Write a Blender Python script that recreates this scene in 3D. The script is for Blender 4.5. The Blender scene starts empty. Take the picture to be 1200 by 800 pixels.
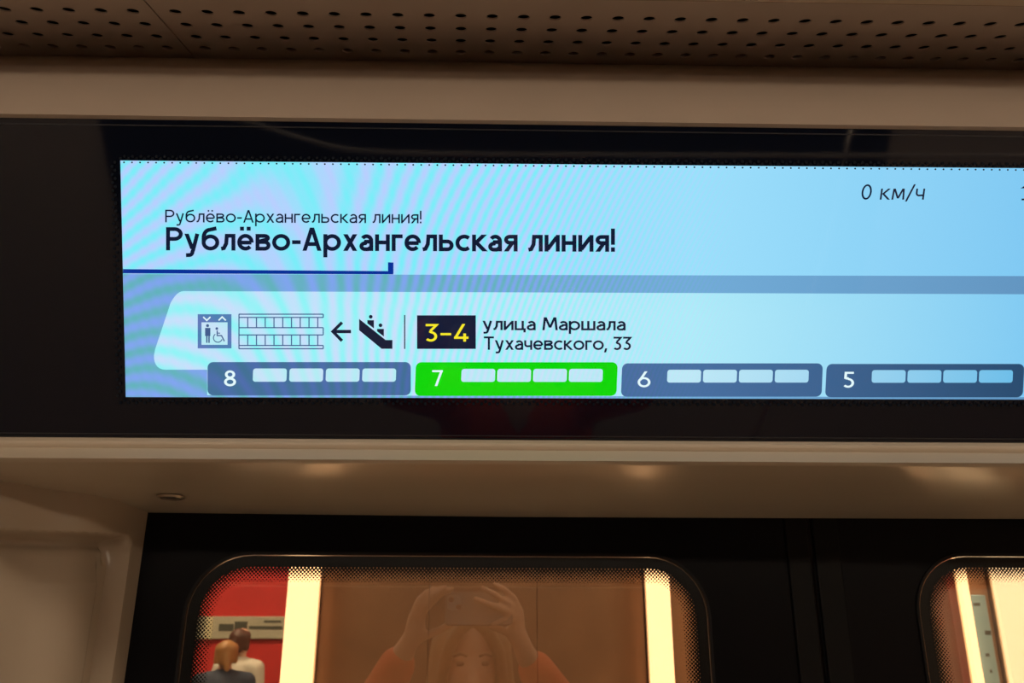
import bpy, bmesh, math, random
from mathutils import Vector, Matrix
V = Vector
random.seed(4)
S = bpy.context.scene
COL = S.collection
R = math.radians

# ------------------------------------------------------------------ camera
FPX = 946.0
YAW, PITCH, ROLL = R(1.1), R(18.1), R(-0.12)
CAM = V((0, 0, 1.70))
fw = V((math.sin(YAW)*math.cos(PITCH), math.cos(YAW)*math.cos(PITCH), math.sin(PITCH)))
rt0 = V((math.cos(YAW), -math.sin(YAW), 0)); up0 = rt0.cross(fw)
rt = rt0*math.cos(ROLL) - up0*math.sin(ROLL)
up = rt.cross(fw)
cd = bpy.data.cameras.new('camera'); cam = bpy.data.objects.new('camera', cd); COL.objects.link(cam)
cd.sensor_width = 36; cd.lens = FPX/1200*36; cd.clip_start = 0.004; cd.clip_end = 100
cd.dof.use_dof = True; cd.dof.focus_distance = 0.74; cd.dof.aperture_fstop = 13
cam.matrix_world = Matrix(((rt.x, up.x, -fw.x, CAM.x), (rt.y, up.y, -fw.y, CAM.y), (rt.z, up.z, -fw.z, CAM.z), (0, 0, 0, 1)))
S.camera = cam
# ------------------------------------------------------------------ world, exposure, lamp powers
w = bpy.data.worlds.new('world'); S.world = w; w.use_nodes = True
w.node_tree.nodes['Background'].inputs[0].default_value = (0, 0, 0, 1)
w.node_tree.nodes['Background'].inputs[1].default_value = 0.0
S.view_settings.view_transform = 'Standard'; S.view_settings.look = 'None'
S.view_settings.exposure = 0; S.view_settings.gamma = 1; S.view_settings.use_curve_mapping = False
LAMP = 9.2         # car ceiling lamps
PYLON_LIGHT = 3.0   # lit strips on the station pylons
STATION = 60.0       # station hall lamps

# ------------------------------------------------------------------ geometry of sight: turn measured directions into points on real planes
def ray(px, py):
    return fw + rt*((px-600)/FPX) + up*((400-py)/FPX)
def hit(px, py, p0, n):
    d = ray(px, py); return CAM + d*((p0-CAM).dot(n)/d.dot(n))
def atY(px, py, Y):
    return hit(px, py, V((0, Y, 0)), V((0, 1, 0)))
def atZc(px, py, Z):
    return CAM + ray(px, py)*Z
DA = R(2.45)                                   # the door plane stands a touch askew of the camera
DP = V((0, .95, 0)); DN = V((-math.sin(DA), math.cos(DA), 0)); DT = V((math.cos(DA), math.sin(DA), 0))
def seen(px, py, Y):                           # a point in the car at depth Y that the door glass mirrors in that direction
    d = ray(px, py); n = DN
    h = CAM + d*((DP-CAM).dot(n)/d.dot(n))
    r = d - n*(2*d.dot(n))
    return h + r*((Y-h.y)/r.y)

# ------------------------------------------------------------------ materials
MATS = {}
def srgb(r, g, b):
    f = lambda c: ((c/255+.055)/1.055)**2.4 if c > 10 else c/255/12.92
    return (f(r), f(g), f(b), 1)
def mat(name, col, rough=.5, metal=0, spec=.5, emit=None, es=1, noise=0, nscale=30, bump=0, bscale=200, coat=0):
    if name in MATS: return MATS[name]
    m = bpy.data.materials.new(name); m.use_nodes = True; nt = m.node_tree
    b = nt.nodes['Principled BSDF']
    b.inputs['Base Color'].default_value = col; b.inputs['Roughness'].default_value = rough
    b.inputs['Metallic'].default_value = metal; b.inputs['Specular IOR Level'].default_value = spec
    b.inputs['Coat Weight'].default_value = coat
    if emit:
        b.inputs['Emission Color'].default_value = emit; b.inputs['Emission Strength'].default_value = es
    tc = nt.nodes.new('ShaderNodeTexCoord')
    if noise:
        n = nt.nodes.new('ShaderNodeTexNoise'); n.inputs['Scale'].default_value = nscale; n.inputs['Detail'].default_value = 6
        nt.links.new(tc.outputs['Object'], n.inputs['Vector'])
        mx = nt.nodes.new('ShaderNodeMix'); mx.data_type = 'RGBA'
        mx.inputs[6].default_value = tuple(c*(1-noise) for c in col[:3])+(1,); mx.inputs[7].default_value = tuple(min(1, c*(1+noise)) for c in col[:3])+(1,)
        nt.links.new(n.outputs['Fac'], mx.inputs[0]); nt.links.new(mx.outputs[2], b.inputs['Base Color'])
    if bump:
        n = nt.nodes.new('ShaderNodeTexNoise'); n.inputs['Scale'].default_value = bscale; n.inputs['Detail'].default_value = 3
        nt.links.new(tc.outputs['Object'], n.inputs['Vector'])
        bp = nt.nodes.new('ShaderNodeBump'); bp.inputs['Strength'].default_value = bump; bp.inputs['Distance'].default_value = .001
        nt.links.new(n.outputs['Fac'], bp.inputs['Height']); nt.links.new(bp.outputs[0], b.inputs['Normal'])
    MATS[name] = m; return m

beige = mat('beige_lacquer', (.50, .41, .31, 1), .24, noise=.05, nscale=9, bump=.05, bscale=260, spec=.5)
beige_matt = mat('beige_matt_lacquer', (.50, .40, .32, 1), .55, noise=.06, nscale=14, bump=.08, bscale=500)
ceil_m = mat('grey_beige_sheet', (.50, .41, .35, 1), .5, noise=.05, nscale=20, bump=.08, bscale=600)
header_m = mat('header_lacquer', (.50, .41, .31, 1), .21, noise=.05, nscale=7, bump=.03, bscale=150)
black = mat('black_void', (.004, .004, .005, 1), .9)
bezel_m = mat('black_glass', (.0025, .005, .014, 1), .04, spec=.5)
door_m = mat('black_door_paint', (.004, .004, .006, 1), .3, spec=.16, bump=.03, bscale=90)
rubber = mat('black_rubber', (.005, .005, .006, 1), .5, spec=.2)
steel = mat('brushed_steel', (.62, .52, .42, 1), .28, 1)

def glass_mat():
    m = bpy.data.materials.new('door_glass'); m.use_nodes = True; nt = m.node_tree; nt.nodes.clear()
    o = nt.nodes.new('ShaderNodeOutputMaterial'); mx = nt.nodes.new('ShaderNodeMixShader')
    t = nt.nodes.new('ShaderNodeBsdfTransparent'); t.inputs[0].default_value = (.93, .9, .85, 1)
    g = nt.nodes.new('ShaderNodeBsdfGlossy'); g.inputs['Roughness'].default_value = .0; g.inputs[0].default_value = (1, .95, .88, 1)
    f = nt.nodes.new('ShaderNodeLayerWeight'); f.inputs[0].default_value = .5
    p5 = nt.nodes.new('ShaderNodeMath'); p5.operation = 'POWER'; p5.inputs[1].default_value = 5; nt.links.new(f.outputs['Facing'], p5.inputs[0])
    fr = nt.nodes.new('ShaderNodeMath'); fr.operation = 'MULTIPLY_ADD'; fr.inputs[1].default_value = .83; fr.inputs[2].default_value = .17; nt.links.new(p5.outputs[0], fr.inputs[0])
    nt.links.new(fr.outputs[0], mx.inputs[0]); nt.links.new(t.outputs[0], mx.inputs[1]); nt.links.new(g.outputs[0], mx.inputs[2])
    nt.links.new(mx.outputs[0], o.inputs[0]); return m
glass = glass_mat()

# ------------------------------------------------------------------ mesh helpers
def obj(name, verts, faces, m, parent=None, smooth=False, kind=None):
    me = bpy.data.meshes.new(name); me.from_pydata([tuple(v) for v in verts], [], faces); me.update()
    if m: me.materials.append(m)
    if smooth:
        for p in me.polygons: p.use_smooth = True
    o = bpy.data.objects.new(name, me); COL.objects.link(o)
    if parent: o.parent = parent
    if kind: o['kind'] = kind
    return o
def tag(o, label, cat=None, group=None, kind=None):
    o['label'] = label
    if cat: o['category'] = cat
    if group: o['group'] = group
    if kind: o['kind'] = kind
    return o
def empty(name, loc=(0, 0, 0)):
    o = bpy.data.objects.new(name, None); o.location = loc; o.empty_display_size = .05; COL.objects.link(o); return o
def fixn(o, bevel=0, seg=2, smooth=False):
    bm = bmesh.new(); bm.from_mesh(o.data)
    bmesh.ops.remove_doubles(bm, verts=bm.verts, dist=1e-6)
    bmesh.ops.recalc_face_normals(bm, faces=bm.faces)
    if bevel:
        es = [e for e in bm.edges if len(e.link_faces) == 2 and e.calc_face_angle(0) > .6]
        bmesh.ops.bevel(bm, geom=es, offset=bevel, segments=seg, profile=.5, affect='EDGES', clamp_overlap=True)
    bm.to_mesh(o.data); bm.free()
    if smooth:
        for p in o.data.polygons: p.use_smooth = True
    return o
def box(name, lo, hi, m, parent=None, bevel=0, kind=None):
    x0, y0, z0 = lo; x1, y1, z1 = hi
    vs = [(x, y, z) for x in (x0, x1) for y in (y0, y1) for z in (z0, z1)]
    fs = [(0, 1, 3, 2), (4, 6, 7, 5), (0, 4, 5, 1), (2, 3, 7, 6), (0, 2, 6, 4), (1, 5, 7, 3)]
    return fixn(obj(name, vs, fs, m, parent, kind=kind), bevel)
def extrude_x(name, prof, x0, x1, m, parent=None, kind=None, smooth=True, nx=1):
    n = len(prof); vs = []; fs = []
    for k in range(nx+1):
        x = x0+(x1-x0)*k/nx
        vs += [(x, y, z) for y, z in prof]
    for k in range(nx):
        for i in range(n):
            j = (i+1) % n; fs.append((k*n+i, k*n+j, (k+1)*n+j, (k+1)*n+i))
    fs.append(tuple(range(n))[::-1]); fs.append(tuple(nx*n+i for i in range(n)))
    o = fixn(obj(name, vs, fs, m, parent, kind=kind))
    if smooth: smooth_angle(o, 35)
    return o
def smooth_angle(o, deg):
    me = o.data
    for p in me.polygons: p.use_smooth = True
    bm = bmesh.new(); bm.from_mesh(me)
    for e in bm.edges:
        e.smooth = not (len(e.link_faces) == 2 and e.calc_face_angle(0) > R(deg))
    bm.to_mesh(me); bm.free()
def rrect(x0, x1, z0, z1, r, seg=8):
    pts = []
    for cx, cz, a in ((x1-r, z1-r, 0), (x0+r, z1-r, 90), (x0+r, z0+r, 180), (x1-r, z0+r, 270)):
        for k in range(seg+1):
            t = R(a+90*k/seg); pts.append((cx+r*math.cos(t), cz+r*math.sin(t)))
    return pts
def tube(name, pts, rad, m, parent=None, seg=12, kind=None):
    vs = []; fs = []; n = len(pts); pts = [V(p) for p in pts]
    for i, p in enumerate(pts):
        t = (pts[min(i+1, n-1)]-pts[max(i-1, 0)]).normalized()
        a = t.cross(V((0, 0, 1)) if abs(t.z) < .9 else V((0, 1, 0))).normalized(); b = t.cross(a)
        rr = rad[i] if isinstance(rad, (list, tuple)) else rad
        vs += [p+a*rr*math.cos(2*math.pi*k/seg)+b*rr*math.sin(2*math.pi*k/seg) for k in range(seg)]
    for i in range(n-1):
        for k in range(seg):
            j = (k+1) % seg; fs.append((i*seg+k, i*seg+j, (i+1)*seg+j, (i+1)*seg+k))
    fs += [tuple(range(seg))[::-1], tuple((n-1)*seg+k for k in range(seg))]
    return fixn(obj(name, vs, fs, m, parent, True, kind))

# ================================================================== LARGE STRUCTURE
# --- display plane: leans over towards the viewer
TILT = R(21.4)
D0 = atZc(670, 326, .72)
DU = V((1, 0, 0)); DV = V((0, -math.sin(TILT), math.cos(TILT))); DNV = DU.cross(DV)
def S2(px, py):                       # direction -> coordinates in the display plane
    p = hit(px, py, D0, DNV)-D0
    return p.dot(DU), p.dot(DV)
def dispYZ(py, off=0):
    p = hit(600, py, D0, DNV)+DNV*off; return p.y, p.z
yt, zt = dispYZ(144.5); yb, zb = dispYZ(515.5)
XL, XR = -1.35, 1.55

# --- perforated ceiling
CEL = R(16.8)
CW = V((-.045, math.cos(CEL), math.sin(CEL))); CU = V((1, 0, 0)); CN = V((0, math.sin(CEL), -math.cos(CEL)))  # CN looks down
C0 = atZc(540, 19.2, .76); PIT = 36.9/FPX*.76
W_NEAR, W_FAR = -.041, .119
ceiling = extrude_x('ceiling', [(-2.0, 2.36), (.44, 2.36), (.56, 2.33), (.9, 2.45), (1.1, 2.45), (1.1, 2.5), (-2.0, 2.5)], -3.4, 3.4, beige_matt, kind='structure', smooth=False)
tag(ceiling, 'beige sheet ceiling of the car with perforated strip above the display')
def perforated(name, k0, k1, u0, u1):
    vs = []; fs = []; mi = []
    def P(u, wv, d=0): return C0+CU*(u*PIT)+CW*wv-CN*d
    def quad(a, b, c, d, m=0):
        i = len(vs); vs.extend((a, b, c, d)); fs.append((i, i+1, i+2, i+3)); mi.append(m)
    rows = [i*PIT for i in range(4)]; h = PIT/2
    quad(P(u0, W_NEAR), P(u1, W_NEAR), P(u1, -h), P(u0, -h)); quad(P(u0, 3*PIT+h), P(u1, 3*PIT+h), P(u1, W_FAR), P(u0, W_FAR))
    # turned-up edges
    quad(P(u0, W_FAR), P(u1, W_FAR), P(u1, W_FAR, .012), P(u0, W_FAR, .012)); quad(P(u0, W_NEAR), P(u1, W_NEAR), P(u1, W_NEAR, .012), P(u0, W_NEAR, .012))
    quad(P(u0, W_NEAR), P(u0, W_FAR), P(u0, W_FAR, .012), P(u0, W_NEAR, .012)); quad(P(u1, W_NEAR), P(u1, W_FAR), P(u1, W_FAR, .012), P(u1, W_NEAR, .012))
    N = 20; rad = .19*PIT
    for wv in rows:
        quad(P(u0, wv-h), P(k0-.5, wv-h), P(k0-.5, wv+h), P(u0, wv+h)); quad(P(k1+.5, wv-h), P(u1, wv-h), P(u1, wv+h), P(k1+.5, wv+h))
        k = k0
        while k <= k1+.01:
            ri = []; ro = []; rd = []
            for s in range(N):
                t = 2*math.pi*s/N+math.pi/4; c, sn = math.cos(t), math.sin(t); q = .5/max(abs(c), abs(sn))
                ri.append(P(k+rad/PIT*c, wv+rad*sn)); ro.append(P(k+q*c, wv+q*PIT*sn)); rd.append(P(k+rad/PIT*c, wv+rad*sn, .0015))
            i = len(vs); vs.extend(ri+ro+rd)
            for s in range(N):
                j = (s+1) % N
                fs.append((i+s, i+N+s, i+N+j, i+j)); mi.append(0)
                fs.append((i+s, i+j, i+2*N+j, i+2*N+s)); mi.append(1)
            k += 1
    o = obj(name, vs, fs, ceil_m, ceiling); o.data.materials.append(ceil_m)
    for p, m in zip(o.data.polygons, mi): p.material_index = m
    return o
SEAM = -9.66
perforated('perforated_panel', -10.33-30, -10.33, -42, SEAM-.025)
perforated('perforated_panel', -9, 46, SEAM+.025, 50)
# dark duct above the perforated sheet
i = [C0+CU*u+CW*wv-CN*d for u in (-1.3, 1.6) for wv in (W_NEAR+.003, W_FAR-.003) for d in (.012, .05)]
obj('air_duct', i, [(0, 1, 3, 2), (4, 6, 7, 5), (0, 4, 5, 1), (2, 3, 7, 6), (1, 5, 7, 3)], black, ceiling)
e0 = C0+CW*(W_NEAR-.004)
ey, ez = e0.y, e0.z
lamp_lip = extrude_x('trim_3', [(ey, ez-.003), (ey-.004, ez-.006), (ey-.03, ez-.004), (ey-.045, ez+.01), (ey-.045, ez+.2), (ey, ez+.2)], -3.3, 3.3, beige, kind='structure')
tag(lamp_lip, 'pale rounded lip along the edge of the perforated ceiling')

# --- coving between ceiling and display
ce = atZc(600, 73, .905)
cov = []
a = V((0, yt, zt)); b = V((0, ce.y, ce.z+.0))
for k in range(13):
    t = k/12; p = a.lerp(b, t); bul = .016*math.sin(math.pi*t)
    dirn = (b-a).normalized(); nn = V((0, -dirn.z, dirn.y))
    if nn.y > 0: nn = -nn
    p = p+nn*bul; cov.append((p.y, p.z))
cov = [(yt+.012, zt-.004)] + [(cov[0][0]-.003, cov[0][1]+.001)] + cov[1:] + [(ce.y, ce.z+.1), (ce.y+.08, ce.z+.1), (yt+.16, zt)]
trim1 = extrude_x('trim_1', cov, -3.3, 3.3, beige_matt, kind='structure')
tag(trim1, 'rounded beige coving strip between perforated ceiling and black display')

# --- header housing under the display
yf, zf = dispYZ(514.5, .004); y2, z2 = dispYZ(519, .0085)
u1 = atY(600, 543, .700); u2 = atY(600, 606, .955)
prof = [(yb+.02, zb+.002), (yf, zf+.0), (y2-.0012, z2+.0012), (y2-.0018, z2-.002), (y2-.0005, z2-.005),
        (u1.y-.004, u1.z+.002), (u1.y-.001, u1.z+.0), (u1.y+.003, u1.z-.0008),
        (u1.y+.06, u1.z-.006), (u2.y-.06, u2.z+.0045), (u2.y-.004, u2.z), (u2.y, u2.z+.003), (u2.y+.02, u2.z+.05), (u2.y+.02, zb)]
xs = atY(188, 560, .83).x
hd = extrude_x('trim_2', prof, -3.3, 3.3, header_m, kind='structure'); tag(hd, 'long glossy beige door header housing with a lock, under the display')

# --- wall panel beside the door with moulded recess
def under_z(y):
    t = (y-u1.y)/(u2.y-u1.y); return u1.z+(u2.z-u1.z)*t
def onunder(px, py):
    n = V((1, 0, 0)).cross((u2-u1)); n.x = 0; return hit(px, py, u1, n.normalized())
plan = [onunder(184.5, 604.5), onunder(128, 584), onunder(60, 572.5), onunder(0, 562), onunder(-160, 538)]
plan = [(p.x, p.y) for p in plan]
# smooth path by sampling (Catmull-Rom)
def cr(P, n):
    out = []; P = [P[0]]+P+[P[-1]]
    for i in range(1, len(P)-2):
        for k in range(n):
            t = k/n; q = []
            for a0, a1, a2, a3 in zip(P[i-1], P[i], P[i+1], P[i+2]):
                q.append(.5*(2*a1+(a2-a0)*t+(2*a0-5*a1+4*a2-a3)*t*t+(3*a1-a0-3*a2+a3)*t**3))
            out.append(tuple(q))
    out.append(P[-2]); return out
path = cr(plan, 60)
L = [0]
for a, b in zip(path, path[1:]): L.append(L[-1]+math.dist(a, b))
def wall_panel():
    vs = []; fs = []; nz = 300
    xr = L[-1]
    # recess: starts 38 px in from the edge, top under the sloped rim
    def depth(s, z, ztop):
        # signed distance to a rounded corner region (inside = recessed)
        sx = s-.050; sz = (ztop-.033-max(0, s-.05)*.09)-z
        r = .012
        if sx < r and sz < r: d = r-math.hypot(r-sx, r-sz)
        else: d = min(sx, sz)
        t = max(0, min(1, (d+.002)/.006)); e = t*t*(3-2*t)
        # a shallow second crease inside the recess along its side
        t2 = max(0, min(1, (s-.072)/.012)); e2 = t2*t2*(3-2*t2)
        t3 = max(0, min(1, (sz-.018)/.03)); 
        return .021*e-.010*e2*t3*e+.010*math.exp(-((d-.009)/.006)**2)*max(0, min(1, 1.6-sz/.02))
    for k, ((x, y), s) in enumerate(zip(path, L)):
        i0 = max(0, k-1); i1 = min(len(path)-1, k+1)
        tx, ty = path[i1][0]-path[i0][0], path[i1][1]-path[i0][1]; l = math.hypot(tx, ty); nx, ny = -ty/l, tx/l
        if ny < 0: nx, ny = -nx, -ny
        zt_ = under_z(y)+.001
        for j in range(nz+1):
            t = j/nz; z = zt_-(.34*t if t < .85 else .289+(t-.85)/.15*(zt_-.289-.005))
            d = depth(s, z, zt_)
            vs.append((x+nx*d, y+ny*d, z))
    m = nz+1
    for k in range(len(path)-1):
        for j in range(nz): fs.append((k*m+j, k*m+j+1, (k+1)*m+j+1, (k+1)*m+j))
    # edge returning to the door
    b0 = len(vs); x, y = path[0]
    for j in range(m):
        vv = V(vs[j]); vs.append((vv.x-.004, vv.y+.03, vv.z))
    for j in range(nz): fs.append((j, b0+j, b0+j+1, j+1))
    o = obj('wall_left', vs, fs, mat('beige_gloss', (.50, .41, .31, 1), .15, noise=.05, nscale=9), None, True, 'structure'); fixn(o)
    bm = bmesh.new(); bm.from_mesh(o.data)
    if sum(f.normal.y*f.calc_area() for f in bm.faces) > 0: bmesh.ops.reverse_faces(bm, faces=bm.faces)
    bm.to_mesh(o.data); bm.free(); smooth_angle(o, 50); return o
wl = wall_panel(); tag(wl, 'curved glossy beige wall panel with moulded recess beside the door')

# --- doors (local frame: x along the door plane, y into the platform, z up)
def D2(px, py):
    p = hit(px, py, DP, DN)-DP; return p.dot(DT), p.z
droot = Matrix(((DT.x, DN.x, 0, DP.x), (DT.y, DN.y, 0, DP.y), (0, 0, 1, 0), (0, 0, 0, 1)))
def ring(name, a, b, ya, yb_, m, parent, smooth=True):
    """closed band between outlines a (front y=ya) and b (front y=yb_)"""
    n = len(a); vs = [(x, ya, z) for x, z in a]+[(x, yb_, z) for x, z in b]
    return obj(name, vs, [(i, (i+1) % n, n+(i+1) % n, n+i) for i in range(n)], m, parent, smooth)
def frame_solid(name, inner, outer, y0, y1, m, parent):
    n = len(inner); vs = []
    for o_, y in ((inner, y0), (outer, y0), (outer, y1), (inner, y1)): vs += [(x, y, z) for x, z in o_]
    fs = []
    for q in range(4):
        for i in range(n):
            j = (i+1) % n; p, r = q*n, ((q+1) % 4)*n; fs.append((p+i, p+j, r+j, r+i))
    o = fixn(obj(name, vs, fs, m, parent)); smooth_angle(o, 40); return o
frit_m = mat('black_frit', (.006, .006, .006, 1), .25)
def door(name, label, wx0, wx1, wz1, x0, x1, ztop):
    r = empty(name); r.matrix_world = droot; r['kind'] = 'structure'; r['label'] = label
    seg = 10; rad = .052; wz0 = wz1-.78
    hole = rrect(wx0-.013, wx1+.013, wz0-.013, wz1+.013, rad+.013, seg)
    outer = rrect(x0, x1, .012, ztop, .002, seg)
    frame_solid('leaf', hole, outer, 0, .034, door_m, r)
    g1 = rrect(wx0-.0165, wx1+.0165, wz0-.0165, wz1+.0165, rad+.0165, seg)
    g2 = rrect(wx0-.0135, wx1+.0135, wz0-.0135, wz1+.0135, rad+.0135, seg)
    frame_solid('gasket', g2, g1, -.0022, .002, mat('gasket_rubber', (.012, .012, .014, 1), .6, spec=.25), r)
    pane_o = rrect(wx0-.012, wx1+.012, wz0-.012, wz1+.012, rad+.012, seg)
    n = len(pane_o); vs = [(x, .0005, z) for x, z in pane_o]+[(x, .0055, z) for x, z in pane_o]
    fs = [tuple(range(n)), tuple(range(2*n-1, n-1, -1))]+[(i, (i+1) % n, n+(i+1) % n, n+i) for i in range(n)]
    pane = fixn(obj('pane', vs, fs, glass, r))
    # printed border: solid band, then rows of dots that thin out
    b1 = rrect(wx0, wx1, wz0, wz1, rad, seg)
    vs = [(x, .0001, z) for x, z in pane_o]+[(x, .0001, z) for x, z in b1]
    obj('printed_border', vs, [(i, (i+1) % n, n+(i+1) % n, n+i) for i in range(n)], frit_m, pane)
    vs = []; fs = []; sp = .0041; cx, cz = (wx0+wx1)/2, (wz0+wz1)/2; hx, hz = (wx1-wx0)/2-rad, (wz1-wz0)/2-rad
    nx = int((wx1-wx0)/sp)+2; nz = int((wz1-wz0)/(sp*.5))+2
    for iz in range(nz):
        z = wz0+iz*sp*.5
        for ix in range(nx):
            x = wx0+(ix+.5*(iz % 2))*sp
            qx, qz = abs(x-cx)-hx, abs(z-cz)-hz
            d = rad-(math.hypot(max(qx, 0), max(qz, 0))+min(max(qx, qz), 0))
            if -.001 < d < .0165:
                rr = sp*.44*(1-max(d, 0)/.0175)**.55
                i = len(vs); vs += [(x+rr*math.cos(a), -.0001, z+rr*math.sin(a)) for a in (0, 1.047, 2.094, 3.1416, 4.189, 5.236)]
                fs.append(tuple(range(i, i+6)))
    dots = obj('frit_dots', vs, fs, frit_m, pane, kind='stuff')
    return r
a = D2(236, 690); b = D2(814, 690); c = D2(520, 665)
jx = D2(950, 640)[0]; lx = D2(150, 640)[0]
topz = max(u2.z+.02, 1.80)
door1 = door('door_1', 'black sliding door leaf with wide rounded window beside the beige panel', a[0], b[0], c[1], lx, jx-.0015, topz)
wx0 = D2(1089, 710)[0]
wd = b[0]-a[0]
door2 = door('door_2', 'black sliding door leaf with rounded window showing the light blue poster', wx0, wx0+wd, D2(1150, 665)[1], jx+.0015, jx+(jx-lx), topz)
sl = D2(921, 640)[0]
s_ = box('edge_seal', (sl, -.004, .012), (jx-.003, .002, topz-.002), rubber, door1, .002)
s_ = box('edge_seal', (jx+.003, -.004, .012), (jx+.004+(jx-sl), .002, topz-.002), rubber, door2, .002)

# --- rest of the car behind the viewer
floor = box('floor', (-3.4, -2.0, -.05), (3.4, 1.0, 0), mat('grey_floor', (.50, .46, .41, 1), .5, noise=.1, nscale=60), kind='structure'); tag(floor, 'grey speckled floor of the car')
wb = box('wall_back', (-3.4, -2.05, 0), (3.4, -2.0, 2.4), beige_matt, kind='structure'); tag(wb, 'beige opposite wall of the car')
wdn = box('trim_4', (-3.3, -2.0, 1.80), (3.3, -1.97, 2.30), mat('black_satin', (.006, .007, .012, 1), .35), kind='structure', bevel=.004); tag(wdn, 'black satin panel along the top of the opposite wall')
win = box('window_1', (-1.6, -2.0, .9), (1.6, -1.975, 1.78), mat('dark_window', (.03, .022, .016, 1), .4), kind='structure', bevel=.004); tag(win, 'dark window in the opposite wall of the car')
for nm, sx, lb in (('wall_end_left', -1, 'beige end wall of the car beyond the curved panel'), ('wall_end_right', 1, 'beige end wall of the car beyond the second door leaf')):
    tag(box(nm, (min(sx*3.4, sx*3.45), -2.0, 0), (max(sx*3.4, sx*3.45), 1.0, 2.5), beige_matt, kind='structure'), lb)
wr = box('wall_right', (jx+(jx-lx)+.02, .96, 0), (3.4, 1.0, 2.4), beige, kind='structure'); tag(wr, 'beige wall panel beyond the second door leaf')
wf = box('wall_front', (-3.4, .99, 1.84), (3.4, 1.03, 2.46), black, kind='structure'); tag(wf, 'dark body shell above the door header')
wf2 = box('wall_front', (-3.4, .99, 0), (path[0][0]-.06, 1.03, 1.84), black, kind='structure'); tag(wf2, 'dark body shell behind the curved panel')

# ================================================================== DISPLAY
disp = empty('information_display'); disp.matrix_world = Matrix(((1, DV.x, DNV.x, D0.x), (0, DV.y, DNV.y, D0.y), (0, DV.z, DNV.z, D0.z), (0, 0, 0, 1)))
tag(disp, 'long black glass information display with lit screen above the door', 'display')
vt = S2(600, 144.5)[1]; vb = S2(600, 515.5)[1]
bz = box('glass_cover', (XL, vb, -.010), (XR, vt, -.0006), bezel_m, disp, .0012)
box('glass_cover_edge', (XL, vt-.0062, -.0006), (XR, vt-.0052, -.0002), mat('glass_edge', (.03, .03, .035, 1), .3), disp)
box('glass_cover_edge', (XL, vb+.0032, -.0006), (XR, vb+.004, -.0002), MATS['glass_edge'], disp)

def screen_mat(name, A, B, right, amp=1.0, es=1.0):
    """lit LCD colour: two tones that beat in fine curved bands on the left, one even tone to the right"""
    m = bpy.data.materials.new(name); m.use_nodes = True; nt = m.node_tree; N = nt.nodes; Lk = nt.links
    b = N['Principled BSDF']; b.inputs['Base Color'].default_value = (.002, .002, .003, 1); b.inputs['Roughness'].default_value = .05
    b.inputs['Specular IOR Level'].default_value = .5
    tc = N.new('ShaderNodeTexCoord'); sp = N.new('ShaderNodeSeparateXYZ'); Lk.new(tc.outputs['Object'], sp.inputs[0])
    def M(op, a, b_=0, c=None):
        n = N.new('ShaderNodeMath'); n.operation = op
        for i, q in enumerate((a, b_, c)):
            if q is None: continue
            if isinstance(q, (int, float)): n.inputs[i].default_value = q
            else: Lk.new(q, n.inputs[i])
        return n.outputs[0]
    k = FPX/.72/100
    ox = S2(350, 320)
    u = M('MULTIPLY', M('SUBTRACT', sp.outputs[0], ox[0]), k)
    v = M('MULTIPLY', M('SUBTRACT', sp.outputs[1], ox[1]), -k)
    nz = N.new('ShaderNodeTexNoise'); nz.inputs['Scale'].default_value = 14; nz.inputs['Detail'].default_value = 1; Lk.new(tc.outputs['Object'], nz.inputs['Vector'])
    ph = M('ADD', M('ADD', M('MULTIPLY', u, 20), M('MULTIPLY', M('MULTIPLY', u, u), 10)), M('ADD', M('MULTIPLY', M('MULTIPLY', u, v), 13), M('SUBTRACT', M('MULTIPLY', v, -6), M('MULTIPLY', v, v))))
    ph = M('ADD', ph, M('MULTIPLY', nz.outputs['Fac'], 4))
    s = M('SINE', ph)
    fade = M('SUBTRACT', 1.0, M('SMOOTH_MIN', M('MAXIMUM', M('MULTIPLY', M('SUBTRACT', u, 2.8), .42), 0.0), 1.0, .1))
    fade = M('MAXIMUM', fade, 0.0)
    # fine cross grain
    s2 = M('SINE', M('ADD', M('MULTIPLY', u, 46), M('MULTIPLY', v, -22)))
    mixf = M('ADD', .5, M('MULTIPLY', M('MULTIPLY', M('ADD', M('MULTIPLY', s, .40), M('MULTIPLY', s2, .06)), fade), amp))
    mx = N.new('ShaderNodeMix'); mx.data_type = 'RGBA'; mx.inputs[6].default_value = A; mx.inputs[7].default_value = B; Lk.new(mixf, mx.inputs[0])
    m2 = N.new('ShaderNodeMix'); m2.data_type = 'RGBA'; Lk.new(mx.outputs[2], m2.inputs[6]); m2.inputs[7].default_value = right
    rr = N.new('ShaderNodeMapRange'); rr.inputs[1].default_value = 4.6; rr.inputs[2].default_value = 8.6; Lk.new(u, rr.inputs[0]); Lk.new(rr.outputs[0], m2.inputs[0])
    Lk.new(m2.outputs[2], b.inputs['Emission Color']); b.inputs['Emission Strength'].default_value = es
    return m
def flat_mat(name, c, em=1.0):
    if name in MATS: return MATS[name]
    m = mat(name, (.002, .002, .003, 1), .05, emit=c, es=em); return m
scr_top = screen_mat('screen_sky', srgb(186, 206, 255), srgb(118, 238, 248), srgb(126, 200, 242))
scr_low = screen_mat('screen_lower', srgb(128, 164, 238), srgb(98, 178, 188), srgb(96, 148, 192), 1.1)
scr_card = screen_mat('screen_card', srgb(202, 222, 252), srgb(140, 244, 246), srgb(128, 202, 242))
scr_tab = screen_mat('screen_tab', srgb(76, 108, 172), srgb(62, 112, 146), srgb(36, 74, 110), 1.0)
scr_car = screen_mat('screen_carriage', srgb(206, 224, 250), srgb(170, 238, 242), srgb(104, 188, 232), .7)
scr_green = flat_mat('screen_green', srgb(4, 212, 10))
ink = flat_mat('screen_ink', srgb(16, 26, 52))
ink2 = ink
white = flat_mat('screen_white', srgb(225, 248, 252))
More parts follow.
